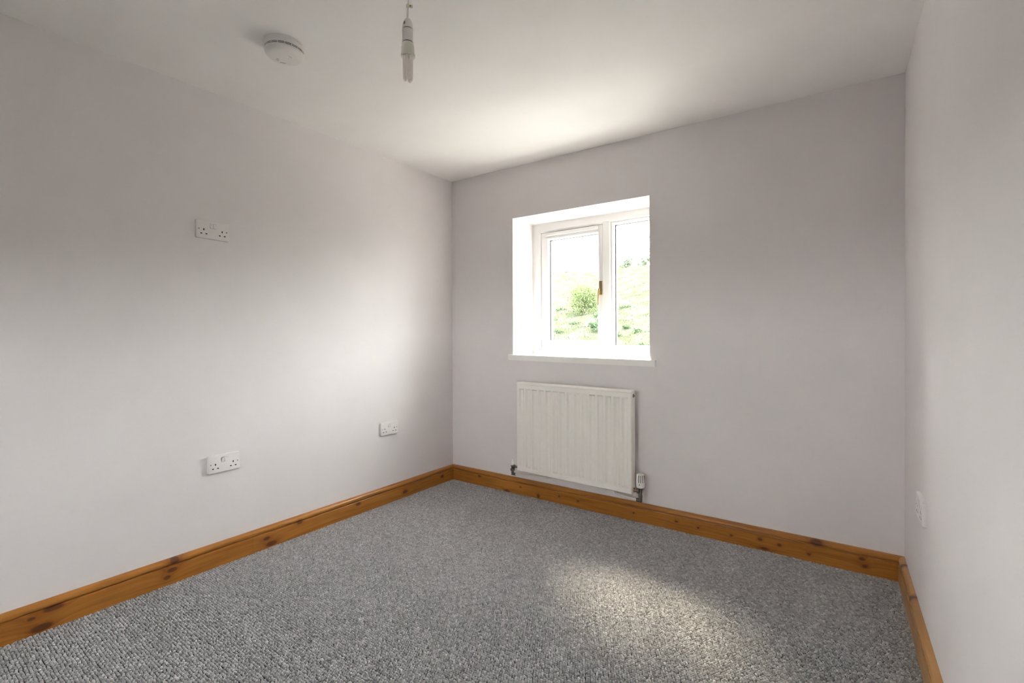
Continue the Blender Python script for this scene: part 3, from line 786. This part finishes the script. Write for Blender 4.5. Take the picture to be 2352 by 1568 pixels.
def grass():
    n = 70000
    y = 12 + 30 * rng.random(n) ** 1.3; x = 2.47 - (y + 2.7) * rng.uniform(0.15, 0.85, n)
    z = hill_z(x, y) - 0.02
    dr = np.stack([rng.normal(0, 0.5, n), rng.normal(-0.1, 0.5, n), np.ones(n)], 1)
    o = fan_mesh('meadow_grass', np.stack([x, y, z], 1), dr, rng.uniform(0.05, 0.15, n), rng.uniform(0.006, 0.014, n), MT['tuft'], HILL)
    return tag(o, 'long pale grass blades', kind='stuff')
grass()
def shrub(name, x, y, rx, rz, n, leaf, mat, label, cat, group=None, up=0.5, nst=6):
    z = float(hill_z(np.array(x), np.array(y)))
    e = empty(name, (x, y, z - 0.03)); tag(e, label, cat, group)
    # clumps of leaves over a domed crown
    nc = max(6, n // 60); C_ = rng.normal(size=(nc, 3)); C_ /= np.linalg.norm(C_, axis=1)[:, None]
    C_ *= (rng.random((nc, 1)) ** 0.45); C_[:, 2] = np.abs(C_[:, 2]) if up > 0.9 else C_[:, 2]
    base = rng.integers(0, nc, n)
    P = C_[base] * np.array([rx, rx, rz]) * 0.86 + rng.normal(0, 1, (n, 3)) * np.array([rx, rx, rz]) * 0.16
    P[:, 2] += rz * up * (0 if up > 0.9 else 2) ; P[:, 2] = np.maximum(P[:, 2], 0.02)
    Dr = P - np.array([0, 0, rz * 0.5]) + rng.normal(0, 0.5 * rx, (n, 3)) + np.array([0, 0, 0.2])
    fan_mesh('foliage', P, Dr, leaf * rng.uniform(0.7, 1.3, n), leaf * 0.32, mat, e)
    bm = bmesh.new()
    for k in range(nst):
        a = 2 * math.pi * k / nst; r_ = rx * 0.5
        add_tube(bm, [(0.04 * math.cos(a), 0.04 * math.sin(a), 0), (r_ * 0.4 * math.cos(a), r_ * 0.4 * math.sin(a), rz * 0.5), (r_ * math.cos(a), r_ * math.sin(a), rz * (1.1 if up <= 0.9 else 0.7))], [0.03 * rx, 0.02 * rx, 0.008 * rx], 5)
    obj_bm('stems', bm, MT['bark'], e)
    return e
shrub('bush', -9.5, 21.7, 0.92, 0.92, 9000, 0.085, MT['bush'], 'large rounded yellow green bush on the hillside seen through the opening sash', 'bush', up=0.5)
shrub('low_bush', -6.75, 17.7, 0.55, 0.45, 900, 0.11, MT['weed'], 'low darker bush at the foot of the hillside behind the meeting stile', 'bush', up=0.5)
WL = 'small clump of dark green weeds in the hillside grass'
for (x, y, r_, h_) in ((-11.6, 22.7, 0.42, 0.18), (-8.4, 27.0, 0.45, 0.16), (-8.0, 24.0, 0.42, 0.20), (-5.0, 18.3, 0.50, 0.22), (-5.9, 18.8, 0.30, 0.14), (-4.1, 16.2, 0.42, 0.22), (-8.7, 19.0, 0.34, 0.14), (-8.6, 17.0, 0.30, 0.14), (-10.8, 20.6, 0.30, 0.12), (-5.6, 17.2, 0.28, 0.14), (-12.6, 30.0, 0.45, 0.15), (-9.6, 30.5, 0.5, 0.15)):
    shrub('weed_clump', x, y, r_, h_, 160, 0.10, MT['weed'], WL, 'weeds', 'weed clumps on the hillside', up=0.95, nst=3)
HL = 'leafy hedge shrub on the crest of the hill'
for (x, y, rx, rz) in ((-16.9, 43.4, 0.62, 0.40), (-16.6, 46.2, 0.66, 0.50), (-15.2, 43.4, 0.66, 0.52), (-14.9, 46.2, 0.66, 0.55), (-13.5, 43.4, 0.66, 0.55), (-13.2, 46.2, 0.66, 0.55), (-11.8, 43.4, 0.64, 0.50)):
    shrub('hedge_shrub', x, y, rx, rz, 700, 0.20, MT['far'], HL, 'shrub', 'hedge shrubs along the crest', up=0.5)
for (x, y, rx, rz) in ((-22.6, 44.0, 0.9, 0.20), (-20.2, 44.0, 0.8, 0.18), (-24.3, 44.0, 0.8, 0.16)):
    shrub('low_hedge_shrub', x, y, rx, rz, 260, 0.20, MT['far'], 'low ragged shrub on the crest beyond the opening sash', 'shrub', 'low shrubs on the crest', up=0.5)
def tree(x, y, h, lean, label):
    z = float(hill_z(np.array(x), np.array(y)))
    e = empty('sapling_tree', (x, y, z - 0.05)); tag(e, label, 'tree')
    top = Vector((lean, 0, h))
    tube('trunk', [(0, 0, 0), (lean * 0.25, 0, h * 0.35), (lean * 0.6, 0, h * 0.7), tuple(top)], [0.11, 0.08, 0.05, 0.02], MT['bark'], e, 7)
    bm = bmesh.new(); P = []; 
    for k in range(11):
        f = 0.38 + 0.058 * k; b0 = Vector((lean * f, 0, h * f)); a = 2.4 * k
        L = h * 0.34 * (1.15 - f * 0.7); tip = b0 + Vector((math.cos(a) * L, math.sin(a) * L, L * 0.45))
        mid = (b0 + tip) / 2 + Vector((0, 0, 0.10)); add_tube(bm, [b0, mid, tip], [0.035, 0.022, 0.008], 5)
        for q_ in range(42):
            t = 0.35 + 0.75 * random.random(); p = b0.lerp(tip, t)
            P.append([p.x + random.gauss(0, 0.14), p.y + random.gauss(0, 0.14), p.z + random.gauss(0, 0.14)])
    obj_bm('branches', bm, MT['bark'], e)
    P = np.array(P); fan_mesh('foliage', P, rng.normal(size=P.shape), 0.16, 0.05, MT['far'], e)
    return e
tree(-16.0, 48.6, 2.7, -0.35, 'thin bare-stemmed young tree standing in the crest hedge')
tree(-14.6, 48.6, 4.4, 0.25, 'taller thin young tree standing in the crest hedge')
